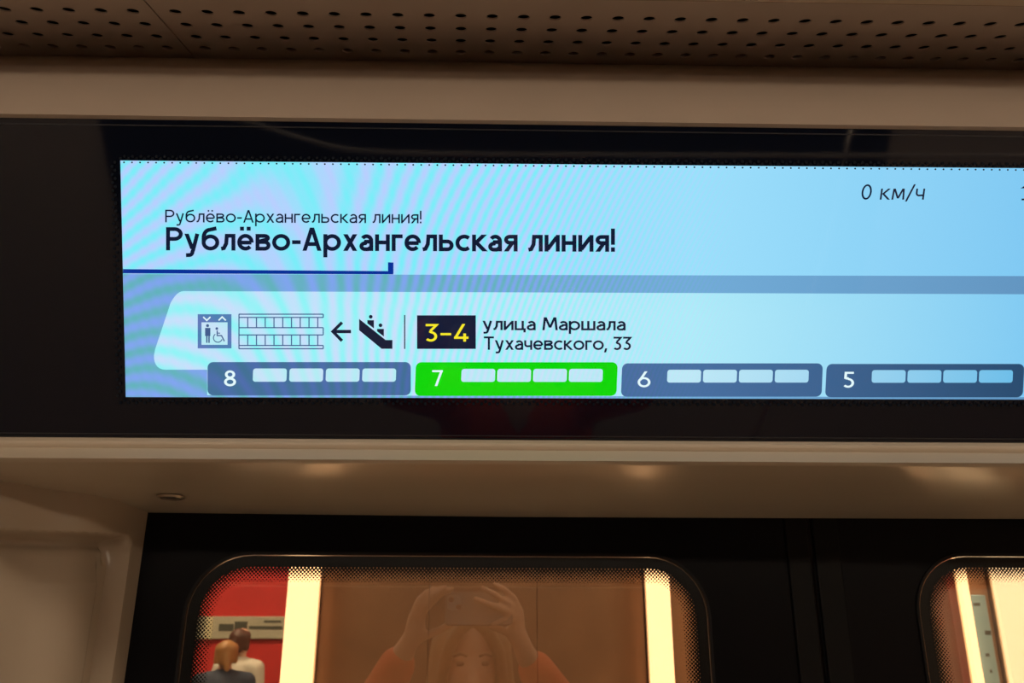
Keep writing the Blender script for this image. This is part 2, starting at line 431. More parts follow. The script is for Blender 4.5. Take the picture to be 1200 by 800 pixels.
yellow = flat_mat('screen_yellow', srgb(248, 232, 40))
navy = flat_mat('screen_navy', srgb(6, 48, 150))
slate = screen_mat('screen_slate', srgb(96, 118, 186), srgb(74, 128, 176), srgb(60, 110, 160))
line_m = flat_mat('screen_line', srgb(64, 92, 140))

def poly(name, pts, m, lay, parent, px=True):
    q = [S2(*p) if px else p for p in pts]
    return fixn_up(obj(name, [(x, y, lay*.0002) for x, y in q], [tuple(range(len(q)))], m, parent))
def fixn_up(o):
    for p in o.data.polygons:
        if p.normal.z < 0: p.flip()
    return o
def multi(name, polys, m, lay, parent):
    vs = []; fs = []
    for pl in polys:
        i = len(vs); vs += [(*S2(*p), lay*.0002) for p in pl]; fs.append(tuple(range(i, i+len(pl))))
    return fixn_up(obj(name, vs, fs, m, parent))
def quadpx(x0, y0, x1, y1): return [(x0, y0), (x1, y0), (x1, y1), (x0, y1)]
def rr_px(x0, y0, x1, y1, r, sl=0, seg=5):
    out = []
    for x, y in rrect(x0, x1, y0, y1, r, seg): out.append((x-sl*(y-y0)/(y1-y0), y))
    return out
XE = 1700  # the screen runs on past the frame
def edge(y0, y1, x): return y0+(y1-y0)*(x-141)/(1200-141)
screen = poly('screen', [(141, 188), (XE, edge(188, 197, XE)), (XE, edge(465, 468, XE)), (147.5, 465)], scr_top, 0, disp)
tag(screen, 'lit pale blue screen')
poly('background_band', [(144.5, 321), (XE, 324.5), (XE, edge(465, 468, XE)-.0), (147.5, 465)], scr_low, 1, screen)
c0 = [(XE, 346), (208, 341)]
card = [(XE, 346.5), (215, 341)]
for k in range(1, 7):
    t = k/6; card.append((215-15*t, 341+14*t*t))
card += [(182, 409)]
for k in range(1, 9):
    t = k/8; card.append((181-1.5*math.sin(math.pi*t)+13*t*t, 412+21*math.sin(math.pi/2*t)))
card += [(243, 433), (243, 462.8), (XE, 466.5)]
poly('route_card', card, scr_card, 2, screen)
multi('progress_line', [[(144.5, 315.2), (461, 317.6), (461, 321.4), (144.5, 320.2)], [(454.8, 307.3), (461.2, 307.5), (461.2, 320), (454.8, 319)]], navy, 3, screen)
# ----- lettering drawn stroke by stroke (monoline letters)
def arc(cx, cy, rx, ry, a0, a1, n=None):
    n = n or max(4, int(abs(a1-a0)/11)); return [(cx+rx*math.cos(R(a0+(a1-a0)*k/n)), cy+ry*math.sin(R(a0+(a1-a0)*k/n))) for k in range(n+1)]
X = .72
def glyph(ch, h):
    """strokes: ('p', pts) round-cornered polyline; ('d', x0,y0,x1,y1) diagonal with level ends; returns strokes, width"""
    P = lambda *p: ('p', list(p)); A = lambda *a: ('p', arc(*a)); D = lambda *d: ('d',)+d
    if ch == 'о': return [A(.38, X/2, .38-h, X/2-h, 0, 360)], .76
    if ch == 'р': return [P((h, -.28), (h, X)), A(.37, X/2, .37-h, X/2-h, 0, 360)], .74
    if ch == 'Р': return [P((h, 0), (h, 1)), ('p', [(h, 1-h), (.36, 1-h)]+arc(.36, .705, .34-h, .295-h, 90, -90)+[(.36, .41+h), (h, .41+h)])], .70
    if ch == 'у': return [D(h, X, .33, .06), ('p', [(.62-h, X), (.36, .02)]+arc(.2, -.06, .13, .14, 0, -80)+[(.06, -.205)])], .64
    if ch == 'б': return [A(.37, .345, .37-h, .345-h, 0, 360), ('p', [(h, .345), (h, .52)]+arc(.34, .56, .34-h, .33, 170, 95)+[(.62, .955)])], .74
    if ch == 'л': return [P((.60-h, 0), (.60-h, X)), P((.16, X-h), (.60-h, X-h)), ('p', [(.16+h, X-.01), (.155+h*.7, .3), (.115, .1), (.0, h*.9)])], .60
    if ch in 'её':
        s = [('p', [(h, X/2-.015), (.68-h, X/2-.015)]), A(.345, X/2, .345-h, X/2-h, -3, 318)]
        if ch == 'ё': s += [P((.20, .86), (.20, .86+2*h)), P((.48, .86), (.48, .86+2*h))]
        return s, .69
    if ch == 'в': return [P((h, 0), (h, X)), ('p', [(h, X-h), (.36, X-h)]+arc(.36, .545, .22-h*.7, .175-h, 90, -90)+[(h, .37)]), ('p', [(h, .37), (.38, .37)]+arc(.38, .185+h/2, .25-h, .185-h/2, 90, -90)+[(h, h)])], .62
    if ch == '-': return [P((.0, .37), (.36, .37))], .36
    if ch == '–': return [P((.0, .42), (.5, .42))], .5
    if ch == 'А': return [D(h*1.05, 0, .40, 1), D(.80-h*1.05, 0, .40, 1), P((.17, .29), (.63, .29))], .80
    if ch == 'х': return [D(h*1.3, 0, .62-h*1.3, X), D(h*1.3, X, .62-h*1.3, 0)], .62
    if ch == 'а': return [('p', [(.58-h, 0), (.58-h, .44)]+arc(.30, .44, .28-h, X-h-.44, 0, 148)), ('p', [(.58-h, .40), (.27, .40)]+arc(.24, .205, .24-h, .205-h*.9, 90, 270)+[(.36, h*.9), (.58-h, .17)])], .58
    if ch == 'н': return [P((h, 0), (h, X)), P((.62-h, 0), (.62-h, X)), P((h, .37), (.62-h, .37))], .62
    if ch == 'г': return [P((h, 0), (h, X)), P((h, X-h), (.46, X-h))], .46
    if ch == 'ь': return [P((h, 0), (h, X)), ('p', [(h, .42), (.36, .42)]+arc(.36, .21+h/2, .26-h, .21-h/2, 90, -90)+[(h, h)])], .62
    if ch == 'с': return [A(.37, X/2, .37-h, X/2-h, 48, 312)], .62
    if ch == 'к': return [P((h, 0), (h, X)), D(.16, .36, .56-h*.6, X), D(.16, .40, .60-h*.6, 0)], .60
    if ch == 'я': return [P((.58-h, 0), (.58-h, X)), ('p', [(.58-h, X-h), (.26, X-h)]+arc(.26, .505, .25-h, .215-h, 90, 270)+[(.58-h, .29+h)]), D(h*1.2, 0, .32, .32)], .58
    if ch == 'и': return [P((h, 0), (h, X)), P((.64-h, 0), (.64-h, X)), D(h*1.2, .06, .64-h*1.2, X-.06)], .64
    if ch == '!': return [P((h, .30), (h, 1.0)), P((h, 0), (h, 2.3*h))], 2*h
    if ch == 'м': return [D(h, 0, .10, X), D(.80-h, 0, .70, X), D(.13, X, .40, .08), D(.67, X, .40, .08)], .80
    if ch == 'М': return [D(h, 0, .17, 1), D(1.0-h, 0, .83, 1), D(.20, 1, .5, .2), D(.80, 1, .5, .2)], 1.0
    if ch == '/': return [D(.0, -.12, .42, 1.0)], .42
    if ch == 'ч': return [P((.56-h, 0), (.56-h, X)), ('p', [(h, X), (h, .46)]+arc(.22, .44, .22-h, .17, 180, 270)+[(.56-h, .29)])], .56
    if ch == 'ц': return [P((h, 0), (h, X)), P((.60-h, 0), (.60-h, X)), P((h, h), (.72, h)), P((.72-h, 2*h), (.72-h, -.17))], .72
    if ch == 'ш': return [P((h, 0), (h, X)), P((.46, 0), (.46, X)), P((.92-h, 0), (.92-h, X)), P((h, h), (.92-h, h))], .92
    if ch == 'Т': return [P((.35, 0), (.35, 1)), P((0, 1-h), (.70, 1-h))], .70
    if ch == ',': return [D(.02, -.18, .10, .13)], .14
    if ch == '0': return [A(.32, .5, .32-h, .5-h, 0, 360)], .64
    if ch == '1': return [P((.26, 0), (.26, 1)), P((.0, h), (.5, h)), D(.04, .8, .26, .98)], .5
    if ch == '3': return [('p', [(.04, 1-h), (.54, 1-h), (.26, .6)]), ('p', [(.22, .59)]+arc(.28, .295, .30-h, .295-h, 82, -140))], .60
    if ch == '4': return [D(.10, .22+h, .46, 1), P((.0, .22), (.68, .22)), P((.50, .0), (.50, .46))], .68
    if ch == '5': return [P((.10+h, 1-h), (.56, 1-h)), ('p', [(.12+h, 1), (.09+h, .56)]), ('p', [(.09+h, .57), (.26, .60)]+arc(.28, .305, .29-h, .305-h, 82, -140))], .60
    if ch == '6': return [A(.32, .32, .32-h, .32-h, 0, 360), D(.10, .42, .42, 1)], .64
    if ch == '7': return [P((0, 1-h), (.56, 1-h)), D(.14+h, 0, .56-h*1.1, 1-h)], .56
    if ch == '8': return [A(.30, .74, .255-h, .26-h, 0, 360), A(.30, .275, .30-h, .275-h, 0, 360)], .60
    return [], .30
def stroke_polys(st, h):
    if st[0] == 'd':
        _, x0, y0, x1, y1 = st; l = math.hypot(x1-x0, y1-y0); k = h*l/abs(y1-y0)
        return [[(x0-k, y0), (x0+k, y0), (x1+k, y1), (x1-k, y1)]]
    pts = st[1]; clean = [pts[0]]
    for p in pts[1:]:
        if math.dist(p, clean[-1]) > 1e-4: clean.append(p)
    pts = clean; n = len(pts); lf = []; rg = []
    closed = math.dist(pts[0], pts[-1]) < 1e-3 and n > 4
    if len(pts) == 1: pts = [pts[0], (pts[0][0], pts[0][1]+2*h)]; n = 2
    for i, p in enumerate(pts):
        if closed: a = pts[i-1] if i else pts[-2]; b = pts[i+1] if i < n-1 else pts[1]
        else: a = pts[max(0, i-1)]; b = pts[min(n-1, i+1)]
        d1 = V((p[0]-a[0], p[1]-a[1])); d2 = V((b[0]-p[0], b[1]-p[1]))
        d1 = d1.normalized() if d1.length > 1e-9 else d2.normalized(); d2 = d2.normalized() if d2.length > 1e-9 else d1
        t = d1+d2; t = t.normalized() if t.length > 1e-6 else d1
        nn = V((-t.y, t.x)); k = h/max(.45, nn.dot(V((-d1.y, d1.x))))
        lf.append((p[0]+nn.x*k, p[1]+nn.y*k)); rg.append((p[0]-nn.x*k, p[1]-nn.y*k))
    return [[lf[i], rg[i], rg[i+1], lf[i+1]] for i in range(n-1)]
def text(name, s, x0, x1, ybase, cap, wt, m, parent, lay=4, slant=0, drop=0, track=.13, label=None):
    h = wt/2; x = 0; polys = []
    for ch in s:
        st, w_ = glyph(ch, h)
        for q in st:
            for pl in stroke_polys(q, h): polys.append([(x+a+slant*b, b) for a, b in pl])
        x += w_+track
    W = x-track; k = (x1-x0)/W
    px = [[(x0+a*k, ybase+drop*a/W-b*cap) for a, b in pl] for pl in polys]
    o = multi(name, px, m, lay, parent); o['label'] = label or 'dark lettering'
    return o
text('small_heading', 'Рублёво-Архангельская линия!', 194, 494, 260.5, 14.8, .122, ink, screen, drop=1.2, track=.095, label='small thin dark heading line')
text('large_heading', 'Рублёво-Архангельская линия!', 195, 720.5, 293.3, 27.2, .168, ink, screen, drop=1.7, track=.075, label='large bold dark heading line')
text('speed_text', '0 км/ч', 1008, 1082, 234, 18, .115, ink, screen, slant=.13, label='slanted dark speed reading')
text('clock_text', '1', 1196.5, 1207, 234.8, 17.5, .12, ink, screen, label='dark digit at the end of the row')
text('street_text', 'улица Маршала', 565.5, 733, 386.6, 15.2, .15, ink, screen, drop=.4, track=.065, label='dark street name, upper row')
text('street_text', 'Тухачевского, 33', 567, 739.5, 409.6, 15.6, .145, ink, screen, drop=.4, track=.065, label='dark street name and number, lower row')
# lift icon
lift = multi('lift_icon', [quadpx(232, 368, 271.5, 408)], slate, 3, screen)
multi('lift_opening', [quadpx(236.5, 377.5, 267, 403.8)], scr_car, 4, screen)
def pxstroke(pts, wpx): return [[(a, b) for a, b in q] for q in stroke_polys(('p', pts), wpx/2)]
multi('lift_arrows', pxstroke([(238.5, 371.2), (242.7, 375.3), (247, 371.2)], 1.6)+pxstroke([(256.5, 375.3), (260.7, 371.2), (265, 375.3)], 1.6), white, 4, screen)
cir = lambda cx, cy, r, n=14: [(cx+r*math.cos(2*math.pi*k/n), cy+r*math.sin(2*math.pi*k/n)) for k in range(n)]
multi('standing_figure', [cir(243.7, 381.4, 1.8), quadpx(240.8, 384, 247, 393.5), quadpx(242, 393.5, 243.7, 401.5), quadpx(244.6, 393.5, 246.3, 401.5)], line_m, 5, screen)
wch = pxstroke(arc(255.8, 395.6, 5.2, 5.2, 250, 0)[::1], 1.2)
wch = pxstroke([(255.8+5.2*math.cos(R(t)), 395.6+5.2*math.sin(R(t))) for t in range(-125, -345, -12)], 1.1)
multi('wheelchair_figure', [cir(254.5, 384.8, 1.6)]+wch+pxstroke([(255, 387), (255, 393), (260, 393), (263.4, 399.6)], 1.4)+pxstroke([(255, 390), (258.4, 390.2)], 1.1), line_m, 5, screen)
# platform plan icon
pl = []
def hline(x0, x1, y): pl.append(quadpx(x0, y-.65, x1, y+.65))
def vline(x, y0, y1): pl.append(quadpx(x-.65, y0, x+.65, y1))
for y0, y1, x1 in ((368, 371.8, 379), (383.8, 392.3, 379), (404.6, 408.4, 379)):
    hline(280, x1, y0); hline(280, x1, y1); vline(x1, y0, y1)
vline(280.3, 368, 408.4)
for k in range(1, 10):
    vline(280.3+k*10.25, 371.8, 383.8); vline(280.3+k*10.25, 392.3, 404.6)
multi('platform_plan', pl, line_m, 3, screen)
multi('arrow', pxstroke([(411.5, 388.3), (390, 388.3)], 3.9)+pxstroke([(401, 377.6), (390.2, 388.3), (401, 399.2)], 3.6), ink, 3, screen)
multi('escalator_icon', [[(421, 373.5), (452, 398.2), (460, 398.2), (460, 408.5), (447.3, 408.5), (421, 386.8)],
      cir(434.6, 371, 2.2), cir(446, 381, 2.2), [(430.6, 375), (438.3, 375), (438.3, 384.6), (430.6, 378.8)], [(442, 385.2), (450, 385.2), (450, 394.2), (442, 388)]], ink2, 3, screen)
multi('divider', [quadpx(473.6, 369, 475, 408.6)], ink, 3, screen)
poly('exit_box', quadpx(488.8, 369.3, 557.6, 408.6), ink, 3, screen)
text('exit_numbers', '3–4', 498, 549, 400, 20.6, .128, yellow, screen, lay=5, track=.14, label='yellow exit numbers')
# carriage tabs
cars = {8: (243.5, 481.5, 424, 463, 0, (297, 425, 431.5, 447), (263, 277, 452.3)), 7: (487.5, 723.8, 424.2, 463.6, 1.5, (541, 667, 432, 447.2), (506.6, 519, 452)),
        6: (729, 964, 425.5, 464.5, 1.5, (782, 908, 433, 448), (747, 762, 453.5)), 5: (968.5, 1200, 426.2, 465.2, 2, (1021.5, 1147, 433.4, 448.2), (986.5, 1001, 454))}
for num, (x0, x1, y0, y1, sl_, cr_, dg) in cars.items():
    tb = poly('carriage_tab', rr_px(x0, y0, x1, y1, 6.5, sl_), scr_green if num == 7 else scr_tab, 3, screen)
    tb['label'] = 'bright green tab of carriage seven' if num == 7 else 'slate blue tab of carriage %s' % {8: 'eight', 6: 'six', 5: 'five'}[num]
    for k in range(4):
        cx = cr_[0]+(cr_[1]-cr_[0])*k/3
        poly('carriage_bar', rr_px(cx, cr_[2], cx+39.5, cr_[3], 3, .6), scr_car, 4, screen)
    text('carriage_number', str(num), dg[0], dg[1], dg[2], 18.6, .135 if num == 8 else .125, white, screen, lay=5, label='white carriage number')
# printed dots round the screen
dots_o = []; dots_i = []
def hexa(cx, cy, r): return [(cx+r*math.cos(k*math.pi/3), cy+r*math.sin(k*math.pi/3)) for k in range(6)]
n = int((XE-146)/9.4)+1
for k in range(n):
    x = 146+k*9.4; y = edge(188, 197, x)
    dots_i.append(hexa(x, y+2.4, 1.1))
    dots_o.append(hexa(x-4.7, y-2.3, 2.0)); dots_o.append(hexa(x, y-5.0, 2.0)); 
    yb_ = edge(465, 468, x)
    dots_o.append(hexa(x, yb_+4.2, 2.0)); dots_o.append(hexa(x-4.7, yb_+6.8, 2.0))
for k in range(29):
    y = 190+k*9.6; x = 141+6.5*(y-188)/277
    dots_o.append(hexa(x-6.5, y, 2.0)); dots_o.append(hexa(x-9.5, y+4.8, 2.0))
multi('printed_dots', dots_o, mat('frit_blue', (.005, .009, .018, 1), .6, spec=.15), 1, disp)['kind'] = 'stuff'
multi('printed_dots', dots_i, frit_m, 6, screen)['kind'] = 'stuff'

# --- lock in the header
lk = onunder(201, 579.5)-V((0, 0, .0018))
nU = V((0, (u2-u1).z, -(u2-u1).y)).normalized()
if nU.z > 0: nU = -nU
def disc_ring(name, c, n, r0, r1, d0, d1, m, parent, seg=24):
    a = n.orthogonal().normalized(); b = n.cross(a); vs = []; fs = []
    for rr, dd in ((r0, d0), (r1, d1)): vs += [c+n*dd+a*rr*math.cos(2*math.pi*k/seg)+b*rr*math.sin(2*math.pi*k/seg) for k in range(seg)]
    fs = [(k, (k+1) % seg, seg+(k+1) % seg, seg+k) for k in range(seg)]
    if r0 < .0012: fs.append(tuple(range(seg)))
    return obj(name, vs, fs, m, parent, True)
lock = disc_ring('lock_ring', lk, nU, .0105, .0135, .0022, .0004, steel, hd); lock['label'] = 'small steel lock ring'
disc_ring('lock_barrel', lk, nU, .001, .0105, .0005, .0005, mat('dark_steel', (.06, .055, .05, 1), .4, 1), lock)
disc_ring('lock_inner_wall', lk, nU, .0105, .0104, .0022, .0004, steel, lock)

# ================================================================== CAR FITTINGS
def lamp(name, y, z, label, es):
    r = empty(name, (0, y, z)); tag(r, label, 'lamp', 'car ceiling lamps')
    box('housing', (-3.0, -.115, 0), (3.0, .115, .03), beige_matt, r, .004)
    box(name.replace('_offscreen', '_diffuser_offscreen'), (-2.99, -.1, -.008), (2.99, .1, .0), mat('warm_lamp_%d' % int(es*10), (.8, .8, .8, 1), .5, emit=(1, .82, .62, 1), es=es), r, .003)
    return r
lamp('ceiling_lamp_door_side_offscreen', .10, 2.325, 'long warm ceiling lamp near the door side', LAMP*.36)
lamp('ceiling_lamp_opposite_side_offscreen', -1.25, 2.325, 'long warm ceiling lamp near the opposite wall', LAMP*1.05)
def mirrored(px, py, Zr):                # the display glass mirrors a point at that optical distance
    p = atZc(px, py, Zr); d = (p-D0).dot(DNV); return p-DNV*(2*d)
rail_m = mat('polished_rail', (.80, .72, .62, 1), .15, 1)
rp = [mirrored(x, y, 1.95) for x, y in ((230, 128), (300, 146), (345, 160), (395, 173), (440, 178), (520, 180.5), (700, 182), (900, 182.5), (1200, 183), (1500, 183.5))]
hr = tube('handrail', cr([tuple(p) for p in rp], 6), .0055, rail_m); tag(hr, 'slim polished handrail curving up at one end, under the ceiling', 'handrail')
pp = [mirrored(x, y, z) for x, y, z in ((1004, 110, 1.97), (995, 160, 1.97), (980, 240, 2.0), (955, 330, 2.03), (920, 430, 2.06), (880, 520, 2.1))]
gp = tube('grab_pole', cr([tuple(p) for p in pp], 5), .006, rail_m); tag(gp, 'thin slanted polished grab pole joining the handrail', 'pole')

# ================================================================== PEOPLE
def capsule(bm, p0, r0, p1, r1, seg=14, hemi=5):
    p0, p1 = V(p0), V(p1); ax = p1-p0; l = ax.length
    t = ax/l if l > 1e-6 else V((0, 0, 1))
    a = t.cross(V((0, 0, 1)) if abs(t.z) < .9 else V((1, 0, 0))).normalized(); b = t.cross(a)
    rings = [(p0-t*(r0*math.cos(math.pi/2*k/hemi)), r0*math.sin(math.pi/2*k/hemi)) for k in range(hemi+1)]
    rings += [(p1+t*(r1*math.sin(math.pi/2*k/hemi)), r1*math.cos(math.pi/2*k/hemi)) for k in range(hemi+1)]
    rows = []
    for c, r in rings:
        if r < 1e-5: rows.append([bm.verts.new(c)])
        else: rows.append([bm.verts.new(c+a*r*math.cos(2*math.pi*k/seg)+b*r*math.sin(2*math.pi*k/seg)) for k in range(seg)])
    for A_, B_ in zip(rows, rows[1:]):
        for k in range(seg):
            j = (k+1) % seg
            if len(A_) == 1: bm.faces.new((A_[0], B_[k], B_[j]))
            elif len(B_) == 1: bm.faces.new((A_[k], B_[0], A_[j]))
            else: bm.faces.new((A_[k], B_[k], B_[j], A_[j]))
def blend(name, caps, m, parent, voxel=.008, smooth=4, ells=()):
    bm = bmesh.new()
    for c in caps: capsule(bm, *c)
    for c, rad in ells:
        mm = Matrix.Translation(V(c)) @ Matrix.Diagonal((rad[0], rad[1], rad[2], 1))
        bmesh.ops.create_uvsphere(bm, u_segments=24, v_segments=16, radius=1, matrix=mm)
    bmesh.ops.recalc_face_normals(bm, faces=bm.faces)
    me = bpy.data.meshes.new(name); bm.to_mesh(me); bm.free()
    t = bpy.data.objects.new(name, me); COL.objects.link(t)
    r = t.modifiers.new('r', 'REMESH'); r.mode = 'VOXEL'; r.voxel_size = voxel
    s = t.modifiers.new('s', 'SMOOTH'); s.factor = .5; s.iterations = smooth
    dg = bpy.context.evaluated_depsgraph_get(); m2 = bpy.data.meshes.new_from_object(t.evaluated_get(dg))
    t.modifiers.clear(); t.data = m2; m2.name = name; m2.materials.clear(); m2.materials.append(m)
    for p in m2.polygons: p.use_smooth = True
    t.parent = parent; return t
def chain(pts, rads): return [(pts[i], rads[i], pts[i+1], rads[i+1]) for i in range(len(pts)-1)]

skin = mat('skin', (.68, .42, .29, 1), .5, noise=.06, nscale=40)
jacket_m = mat('orange_red_jacket', (.85, .12, .03, 1), .6, noise=.15, nscale=25)
hair_m = mat('light_brown_hair', (.30, .19, .095, 1), .45, noise=.4, nscale=60)
lens_m = mat('lens_glass', (.01, .01, .012, 1), .05)

# --- the woman holding the phone
HX = seen(553, 776, -.30)
E0 = V((HX.x, -.30, HX.z))           # between the eyes
wo = empty('person', (E0.x, -.33, 0)); tag(wo, 'person with long light brown hair in orange-red jacket holding up a phone', 'person')
def rel(p): p = V(p); return p-V((E0.x, -.33, 0))
ez_ = E0.z; k = ez_/1.54
def hp(x, y, z): return (x, y, ez_+z)      # head frame: eyes at z=0
Lw, Rw = rel(seen(474, 762, -.075)), rel(seen(617, 768, -.075))
Lel, Rel = rel(seen(428, 850, -.16)), rel(seen(672, 850, -.16))
Ls, Rs = V((-.165, -.02, ez_-.255)), V((.165, -.02, ez_-.255))
fingers = []
def finger(pts, r0=.0085, r1=.0066):
    q = [rel(seen(x, y, Y)) for x, y, Y in pts]; n_ = len(q); fingers.extend(chain(q, [r0+(r1-r0)*i/(n_-1) for i in range(n_)]))
# left hand
finger([(489, 722, -.035), (499, 708, -.012), (509, 696, .000), (521, 687, .000)])
finger([(485, 722, -.04), (492, 707, -.020), (498, 695, -.010), (509, 689.5, -.004)])
finger([(492, 722, -.034), (505, 707, -.022), (517, 695, -.016), (530, 689.5, -.014)])
finger([(482, 726, -.05), (486, 712, -.035), (490, 702, -.026), (497, 696, -.022)], .0078, .006)
finger([(484, 748, -.055), (499, 745, -.05), (514, 739, -.042), (527, 732, -.036)], .0105, .0085)
palmL = [(Lw, .024, rel(seen(488, 738, -.05)), .020), (rel(seen(482, 745, -.06)), .018, rel(seen(484, 722, -.045)), .012), (rel(seen(488, 745, -.058)), .020, rel(seen(493, 722, -.036)), .012)]
# right hand
finger([(605, 722, -.035), (597, 718, -.012), (583, 711, .002), (557, 701.5, .000)])
finger([(606, 714, -.036), (597, 708, -.014), (581, 697, -.002), (565, 688.5, -.004)])
finger([(607, 710, -.040), (602, 700, -.022), (592, 691, -.012), (579, 684, -.008)])
finger([(604, 728, -.036), (598, 725, -.016), (588, 727, -.006), (577, 731.5, -.004)], .0078, .006)
finger([(607, 746, -.06), (597, 742, -.052), (585, 737, -.044), (574, 733, -.036)], .0105, .0085)
palmR = [(Rw, .024, rel(seen(606, 740, -.05)), .020), (rel(seen(608, 745, -.06)), .018, rel(seen(608, 716, -.042)), .012), (rel(seen(604, 745, -.056)), .020, rel(seen(605, 722, -.034)), .012)]
hip = ez_-.69
caps = fingers+palmL+palmR
caps += [(Lel, .038, Lw, .025), (Rel, .038, Rw, .025), (Ls, .05, Lel, .04), (Rs, .05, Rel, .04)]
caps += [((-.11, -.02, ez_-.27), .07, (.11, -.02, ez_-.27), .07), ((0, -.02, ez_-.30), .12, (0, -.02, ez_-.50), .105), ((-.03, -.02, hip+.02), .13, (.03, -.02, hip+.02), .13), ((0, -.02, ez_-.5), .105, (0, -.02, hip), .13)]
for s in (-1, 1):
    caps += chain([(s*.085, -.02, hip-.03), (s*.09, -.01, .47), (s*.09, -.03, .09)], [.085, .055, .038]) + [((s*.09, -.04, .045), .034, (s*.10, .11, .034), .03)]
caps += [((0, -.03, ez_-.24), .052, (0, -.015, ez_-.10), .05)]
caps += [((0, .012, ez_-.085), .045, (0, -.01, ez_-.02), .07), ((0, .042, ez_-.108), .016, (0, .03, ez_-.06), .035), ((0, .072, ez_-.012), .008, (0, .094, ez_-.044), .0115), ((-.011, .078, ez_-.048), .008, (.011, .078, ez_-.048), .008)]
caps += [((-.018, .074, ez_-.076), .006, (.018, .074, ez_-.076), .006), ((-.045, .058, ez_+.014), .008, (.045, .058, ez_+.014), .008)]
body = blend('body', caps, skin, wo, .0048, 3, [((0, -.02, ez_+.03), (.072, .092, .088)), ((0, .01, ez_-.03), (.062, .07, .09))])
body['label'] = 'bare face, hands and wrists'
for s in (-1, 1):
    e = blend('eye', [((s*.026, .0665, ez_-.001), .0062, (s*.036, .0635, ez_-.001), .0062)], mat('eye_dark', (.16, .10, .075, 1), .3), wo, .0025, 1)
    tube('eyebrow', [(s*.015, .0815, ez_+.017), (s*.032, .079, ez_+.022), (s*.048, .068, ez_+.016)], .003, mat('brow', (.16, .09, .05, 1), .7), wo, 8)
tube('lips', [(-.024, .072, ez_-.077), (-.008, .081, ez_-.074), (.008, .081, ez_-.074), (.024, .072, ez_-.077)], [.003, .0055, .0055, .003], mat('lips', (.55, .16, .13, 1), .4), wo, 8)
# hair: cap of strands falling on both sides
hc = []
rnd = random.Random(3)
for i in range(26):
    a = R(-205+i*230/25); cx, cy = .078*math.cos(a), -.022+.088*math.sin(a)*1.0
    top = V((cx*.35, -.02+cy*.2, ez_+.113)); mid = V((cx*1.07, cy-.004 if cy > 0 else cy, ez_+.045)); 
    if cy > .045 and abs(cx) < .062: continue
    low = V((cx*1.25, min(cy, .03)*1.0, ez_-.10)); end = V((cx*1.42+rnd.uniform(-.01, .01), min(cy, .02)-.005, ez_-.235-rnd.uniform(0, .05)))
    hc += chain([top, mid, low, end], [.024, .021, .023, .012])
# fringe swept to the sides
hc += chain([V((-.005, .02, ez_+.114)), V((.04, .066, ez_+.078)), V((.068, .055, ez_+.025)), V((.078, .035, ez_-.05))], [.02, .017, .016, .014])
hc += chain([V((-.005, .02, ez_+.114)), V((-.03, .072, ez_+.085)), V((-.058, .062, ez_+.045)), V((-.076, .035, ez_-.03)), V((-.088, .03, ez_-.13))], [.02, .016, .016, .016, .014])
hair = blend('hair', hc, hair_m, wo, .006, 3, [((0, -.03, ez_+.04), (.080, .090, .090))])
hair['label'] = 'long light brown hair'
# jacket, trousers, shoes
def lerp(a, b, t): return V(a).lerp(V(b), t)
jc = [(Ls, .066, Lel, .056), (Lel, .056, lerp(Lel, Lw, .80), .043), (Rs, .066, Rel, .056), (Rel, .056, lerp(Rel, Rw, .80), .043)]
jc += [((-.12, -.02, ez_-.275), .085, (.12, -.02, ez_-.275), .085), ((-.05, -.02, ez_-.33), .135, (-.05, -.02, ez_-.75), .135), ((.05, -.02, ez_-.33), .135, (.05, -.02, ez_-.75), .135), ((-.05, -.03, ez_-.205), .05, (.05, -.03, ez_-.205), .05), ((-.045, .025, ez_-.215), .03, (.045, .025, ez_-.215), .03)]
blend('jacket', jc, jacket_m, wo, .009, 4)['label'] = 'orange-red jacket with long sleeves'
tr = []
for s in (-1, 1): tr += chain([(s*.085, -.02, hip-.02), (s*.09, -.01, .47), (s*.09, -.03, .085)], [.105, .072, .062])
blend('trousers', tr+[((-.05, -.02, hip+.02), .12, (.05, -.02, hip+.02), .12)], mat('dark_trousers', (.03, .03, .04, 1), .8), wo, .012, 4)
for s in (-1, 1): blend('shoe', [((s*.09, -.05, .05), .048, (s*.102, .13, .042), .04), ((s*.09, -.04, .05), .045, (s*.09, -.04, .10), .045)], mat('shoe', (.02, .02, .02, 1), .5), wo, .01, 3)

# --- phone: its back faces the door, its lens is where the picture is taken from
pr = empty('phone'); pc = CAM-fw*.013+rt*.046-up*.0015
pr.matrix_world = Matrix(((rt.x, up.x, -fw.x, pc.x), (rt.y, up.y, -fw.y, pc.y), (rt.z, up.z, -fw.z, pc.z), (0, 0, 0, 1)))
tag(pr, 'grey phone held up in both hands of the person in orange-red', 'phone')
phb = mat('phone_back', (.36, .35, .33, 1), .1, .5)
def rslab(name, w_, h_, r_, z0, z1, m, parent, cx=0, cy=0):
    o_ = rrect(cx-w_/2, cx+w_/2, cy-h_/2, cy+h_/2, r_, 6); n_ = len(o_)
    return fixn(obj(name, [(x, y, z0) for x, y in o_]+[(x, y, z1) for x, y in o_], [tuple(range(n_)), tuple(range(n_, 2*n_))]+[(i, (i+1) % n_, n_+(i+1) % n_, n_+i) for i in range(n_)], m, parent))
rslab('case', .152, .074, .010, 0, .0085, phb, pr)
rslab('screen', .146, .069, .008, .0085, .0092, mat('phone_screen', (.01, .01, .012, 1), .08), pr)
cb = rslab('camera_bump', .030, .034, .008, -.0018, 0, mat('bump_metal', (.3, .29, .28, 1), .3, .6), pr, -.056, .012)
disc_ring('lens', V((-.046, .0015, -.0019)), V((0, 0, -1)), .001, .006, 0.0002, 0, lens_m, cb)
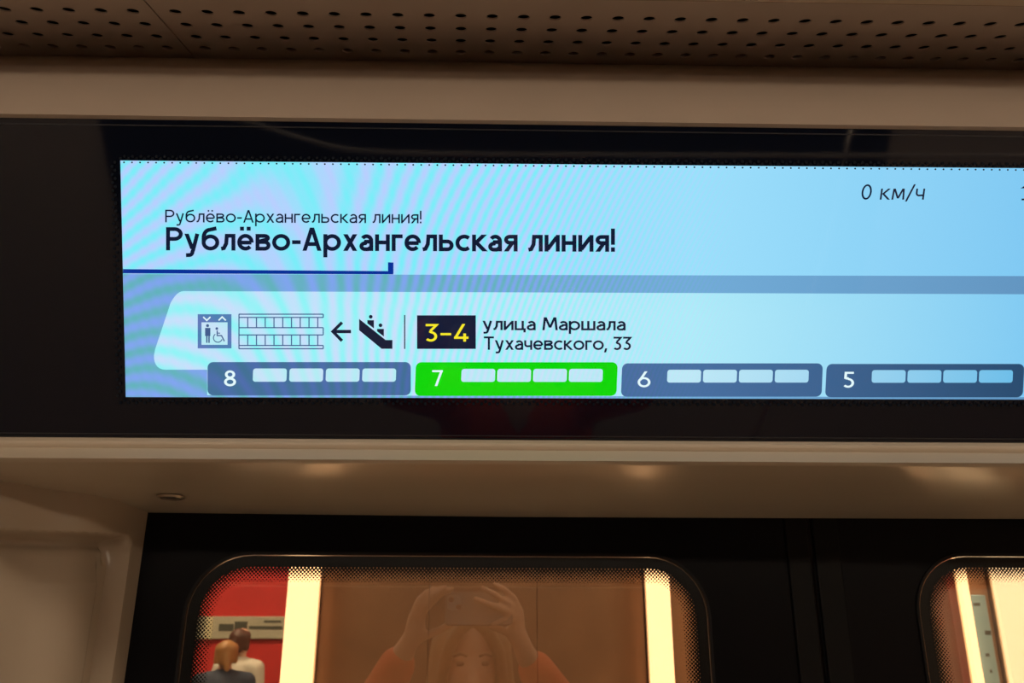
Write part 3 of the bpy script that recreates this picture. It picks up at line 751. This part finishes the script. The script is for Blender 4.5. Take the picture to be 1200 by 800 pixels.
disc_ring('lens', V((-.062, .018, -.0019)), V((0, 0, -1)), .001, .006, 0.0002, 0, lens_m, cb)

# ================================================================== STATION OUTSIDE
stone = mat('brown_stone', (.43, .22, .12, 1), .45, noise=.25, nscale=5)
redm = mat('red_wall_paint', (.62, .035, .03, 1), .5, noise=.12, nscale=3)
YP = 3.4; YW = 9.0
pf = box('platform_floor', (-9, 1.05, -.1), (12, 7.2, 0), mat('platform_stone', (.35, .29, .24, 1), .35, noise=.2, nscale=8), kind='structure'); tag(pf, 'stone floor of the station platform outside the door')
tb_ = box('track_bed', (-9, 7.2, -1.2), (12, 9.0, -1.1), mat('track_dark', (.03, .03, .03, 1), .9), kind='structure'); tag(tb_, 'dark far track bed below the platform')
tw = box('track_wall', (-12, YW, -1.2), (14, YW+.2, 5.2), redm, kind='structure'); tag(tw, 'red wall across the far track')
sc = box('station_ceiling', (-12, 1.2, 5.0), (14, 9.2, 5.2), mat('station_plaster', (.5, .42, .32, 1), .8), kind='structure'); tag(sc, 'pale ceiling of the station hall')
def span(px, py, Y): return atY(px, py, Y)
def light_strip(x0, x1, y, label, soft=False):
    r = empty('light_column', ((x0+x1)/2, y, 0)); tag(r, label, 'light'); h_ = (x1-x0)/2
    box('housing', (-h_, 0, 0), (h_, .06, 3.4), steel, r)
    box('diffuser', (-h_+.004, -.03, .06), (h_-.004, 0, 3.36), mat('lit_diffuser', (.8, .8, .8, 1), .5, emit=(1.0, .54, .25, 1), es=PYLON_LIGHT) if not soft else mat('soft_diffuser', (.8, .8, .8, 1), .5, emit=(1.0, .64, .33, 1), es=PYLON_LIGHT*.55), r, .006)
    return r
xa, xb = span(339, 690, YP).x, span(378, 690, YP).x
xc, xd, xe = span(753.5, 690, YP).x, span(784.5, 690, YP).x, span(850, 690, YP).x
def pylon(label, x0, x1, y, n, dp=.7):
    r = empty('pylon', ((x0+x1)/2, y, 0)); tag(r, label, 'pylon'); 
    wz = 3.5/3; wx = (x1-x0)/n; cx = (x0+x1)/2
    box('core', (x0-cx+.01, .02, 0), (x1-cx-.01, dp, 3.5), stone, r)
    for i in range(n):
        for j in range(3): box('slab', (x0-cx+i*wx+.0006, 0, j*wz+.0006), (x0-cx+(i+1)*wx-.0006, .03, (j+1)*wz-.0006), stone, r, .003)
    return r
pylon('wide brown stone pylon standing between two lit columns', xb, xc, YP, 3)
light_strip(xa, xb-.004, YP-.02, 'lit pale yellow column beside the red wall and brown pylon')
light_strip(xc+.004, xd-.004, YP-.02, 'lit pale yellow column between brown pylon and narrow stone pier')
pylon('narrow brown stone pier beside a lit column', xd, xe, YP+.02, 1)
# second bay seen through the other window
x1_, x2_ = span(1119, 700, YP).x, span(1131, 700, YP).x
x3_, x4_, x5_ = span(1160, 700, YP).x, span(1212, 700, YP).x, span(1330, 700, YP).x
x6_ = span(1098, 690, YP).x
light_strip(x1_, x2_, YP-.02, 'thin lit column beside the pale blue poster')
pylon('brown stone pylon carrying the pale blue poster', x2_+.003, x3_-.003, YP, 1)
light_strip(x3_, x4_, YP-.02, 'broad lit panel beside the poster pylon', True)
pylon('brown stone pylon beyond the broad lit panel', x4_+.003, x5_, YP, 2)
tanp = pylon('tan stone pier in front of the dark red gap', x6_-.5, x6_, YP+.03, 1, .1)
t0, t1 = span(1134.5, 697, YP), span(1152, 697, YP)
po = empty('poster', ((t0.x+t1.x)/2, YP-.004, 0)); tag(po, 'narrow pale blue notice poster on brown stone pylon', 'poster')
hw = (t1.x-t0.x)/2
box('board', (-hw, -.012, t0.z-1.2), (hw, 0, t0.z), mat('pale_blue_board', (.36, .60, .68, 1), .4), po, .003)
for dz, w0, w1 in ((.03, -.8, .1), (.14, .1, .9), (.135, .1, .9), (.22, -.3, .2), (.28, -.1, .2)):
    box('printed_mark', (hw*w0, -.0125, t0.z-dz-.012), (hw*w1, -.0118, t0.z-dz), mat('mark', (.05, .08, .08, 1), .6), po)
# sign band on the red wall
zb1, zb0 = atY(300, 722, YW).z, atY(300, 748, YW).z
sb = empty('wall_sign_band', (0, YW, (zb0+zb1)/2)); tag(sb, 'long grey-beige line map band on the red wall', 'sign')
hz_ = (zb1-zb0)/2
box('panel', (-8, -.04, -hz_), (12, 0, hz_), mat('band', (.50, .46, .34, 1), .5), sb, .004)
px_ = atY(246, 735, YW).x
box('panel_joint', (px_-.03, -.06, -hz_), (px_+.04, -.04, hz_), mat('band_joint', (.75, .66, .42, 1), .4), sb)
for a_, b_, z_, t_ in ((258, 275, .0, .07), (276, 291, .01, .10), (293, 332, .0, .03), (310, 330, .06, .02)):
    xa_, xb_ = atY(a_, 735, YW).x, atY(b_, 735, YW).x
    box('printed_line', (xa_, -.045, z_-t_/2), (xb_, -.0405, z_+t_/2), mat('band_print', (.08, .08, .06, 1), .6), sb)
def stander(px, py_top, Y, rot, top_m, hair_c, label, H=1.62):
    p = atY(px, py_top, Y); H = p.z
    r = empty('person', (p.x, Y, 0)); r.rotation_euler.z = rot; tag(r, label, 'person', 'people waiting on the platform')
    s_ = H/1.66; q = lambda x, y, z: (x*s_, y*s_, z*s_)
    c = [(q(0, 0, 1.45), .05, q(0, .01, 1.38), .05), (q(0, .03, 1.50), .05, q(0, 0, 1.56), .075), (q(0, .085, 1.545), .01, q(0, .098, 1.525), .012),
         (q(-.1, 0, 1.33), .07, q(.1, 0, 1.33), .07), (q(0, 0, 1.28), .12, q(0, 0, 1.0), .11), (q(0, 0, .93), .14, q(0, 0, .9), .14)]
    for sx in (-1, 1):
        c += chain([q(sx*.09, 0, .86), q(sx*.095, .01, .47), q(sx*.095, -.02, .08)], [.085, .055, .04])+[(q(sx*.095, -.03, .04), .035, q(sx*.11, .12, .035), .03)]
        c += chain([q(sx*.18, 0, 1.34), q(sx*.235, -.02, 1.06), q(sx*.22, .08, .84)], [.05, .04, .028])
        c += [(q(sx*.22, .085, .82), .025, q(sx*.215, .10, .76), .028)]
        for f_ in range(4): c += [(q(sx*.215, .075+.018*f_, .75), .009, q(sx*.20, .08+.018*f_, .68+.008*abs(f_-1.5)), .0075)]
        c += [(q(sx*.21, .115, .80), .011, q(sx*.19, .135, .74), .009)]
    b_ = blend('body', c, skin, r, .012, 3, [(q(0, 0, 1.575), (.075*s_, .09*s_, .088*s_))])
    blend('hair', [(q(0, -.035, 1.575), .080, q(0, -.055, 1.52), .06), (q(0, -.09, 1.545), .035, q(.02, -.12, 1.45), .022)]+[(q(sx*.05, .0, 1.60), .038, q(sx*.072, -.015, 1.50), .022) for sx in (-1, 1)], hair_c, r, .010, 2)
    t = [(q(-.12, 0, 1.33), .085, q(.12, 0, 1.33), .085), (q(0, 0, 1.28), .15, q(0, 0, .92), .155)]
    for sx in (-1, 1): t += chain([q(sx*.18, 0, 1.34), q(sx*.235, -.02, 1.06), q(sx*.222, .06, .88)], [.066, .055, .045])
    blend('top', t, top_m, r, .014, 3)
    t = [(q(-.05, 0, .92), .13, q(.05, 0, .92), .13)]
    for sx in (-1, 1): t += chain([q(sx*.09, 0, .88), q(sx*.095, .01, .47), q(sx*.095, -.02, .09)], [.1, .075, .06])
    blend('trousers', t, MATS['dark_trousers'], r, .016, 3)
    for sx in (-1, 1): blend('shoe', [(q(sx*.095, -.04, .045), .045, q(sx*.11, .13, .04), .04)], MATS['shoe'], r, .012, 2)
    return r
stander(267, 750, 6.3, R(15), mat('dark_blue_coat', (.04, .05, .08, 1), .8), mat('ginger_hair', (.42, .20, .07, 1), .5), 'person in dark blue coat with ginger hair on the platform')
stander(284, 736, 6.9, R(-20), mat('white_shirt', (.62, .56, .46, 1), .8), mat('dark_brown_hair', (.10, .04, .025, 1), .5), 'person in pale shirt with dark hair on the platform')
for i_, (x, y) in enumerate(((-3.0, 6.4), (3.0, 6.4), (-3.0, 2.4), (3.0, 2.4))):
    nm = 'station_lamp_'+('wall' if y > 4 else 'platform')+('_left' if x < 0 else '_right'); r = empty(nm+'_offscreen', (x, y, 4.895)); tag(r, 'flat station lamp on the ceiling '+('near the red wall' if y > 4 else 'above the platform edge by the train'), 'lamp', 'station ceiling lamps')
    box('housing', (-.75, -.4, 0), (.75, .4, .1), steel, r, .01)
    box(nm+'_diffuser_offscreen', (-.7, -.36, -.02), (.7, .36, 0), mat('station_glow', (.8, .8, .8, 1), .5, emit=(1, .82, .55, 1), es=STATION), r, .01)
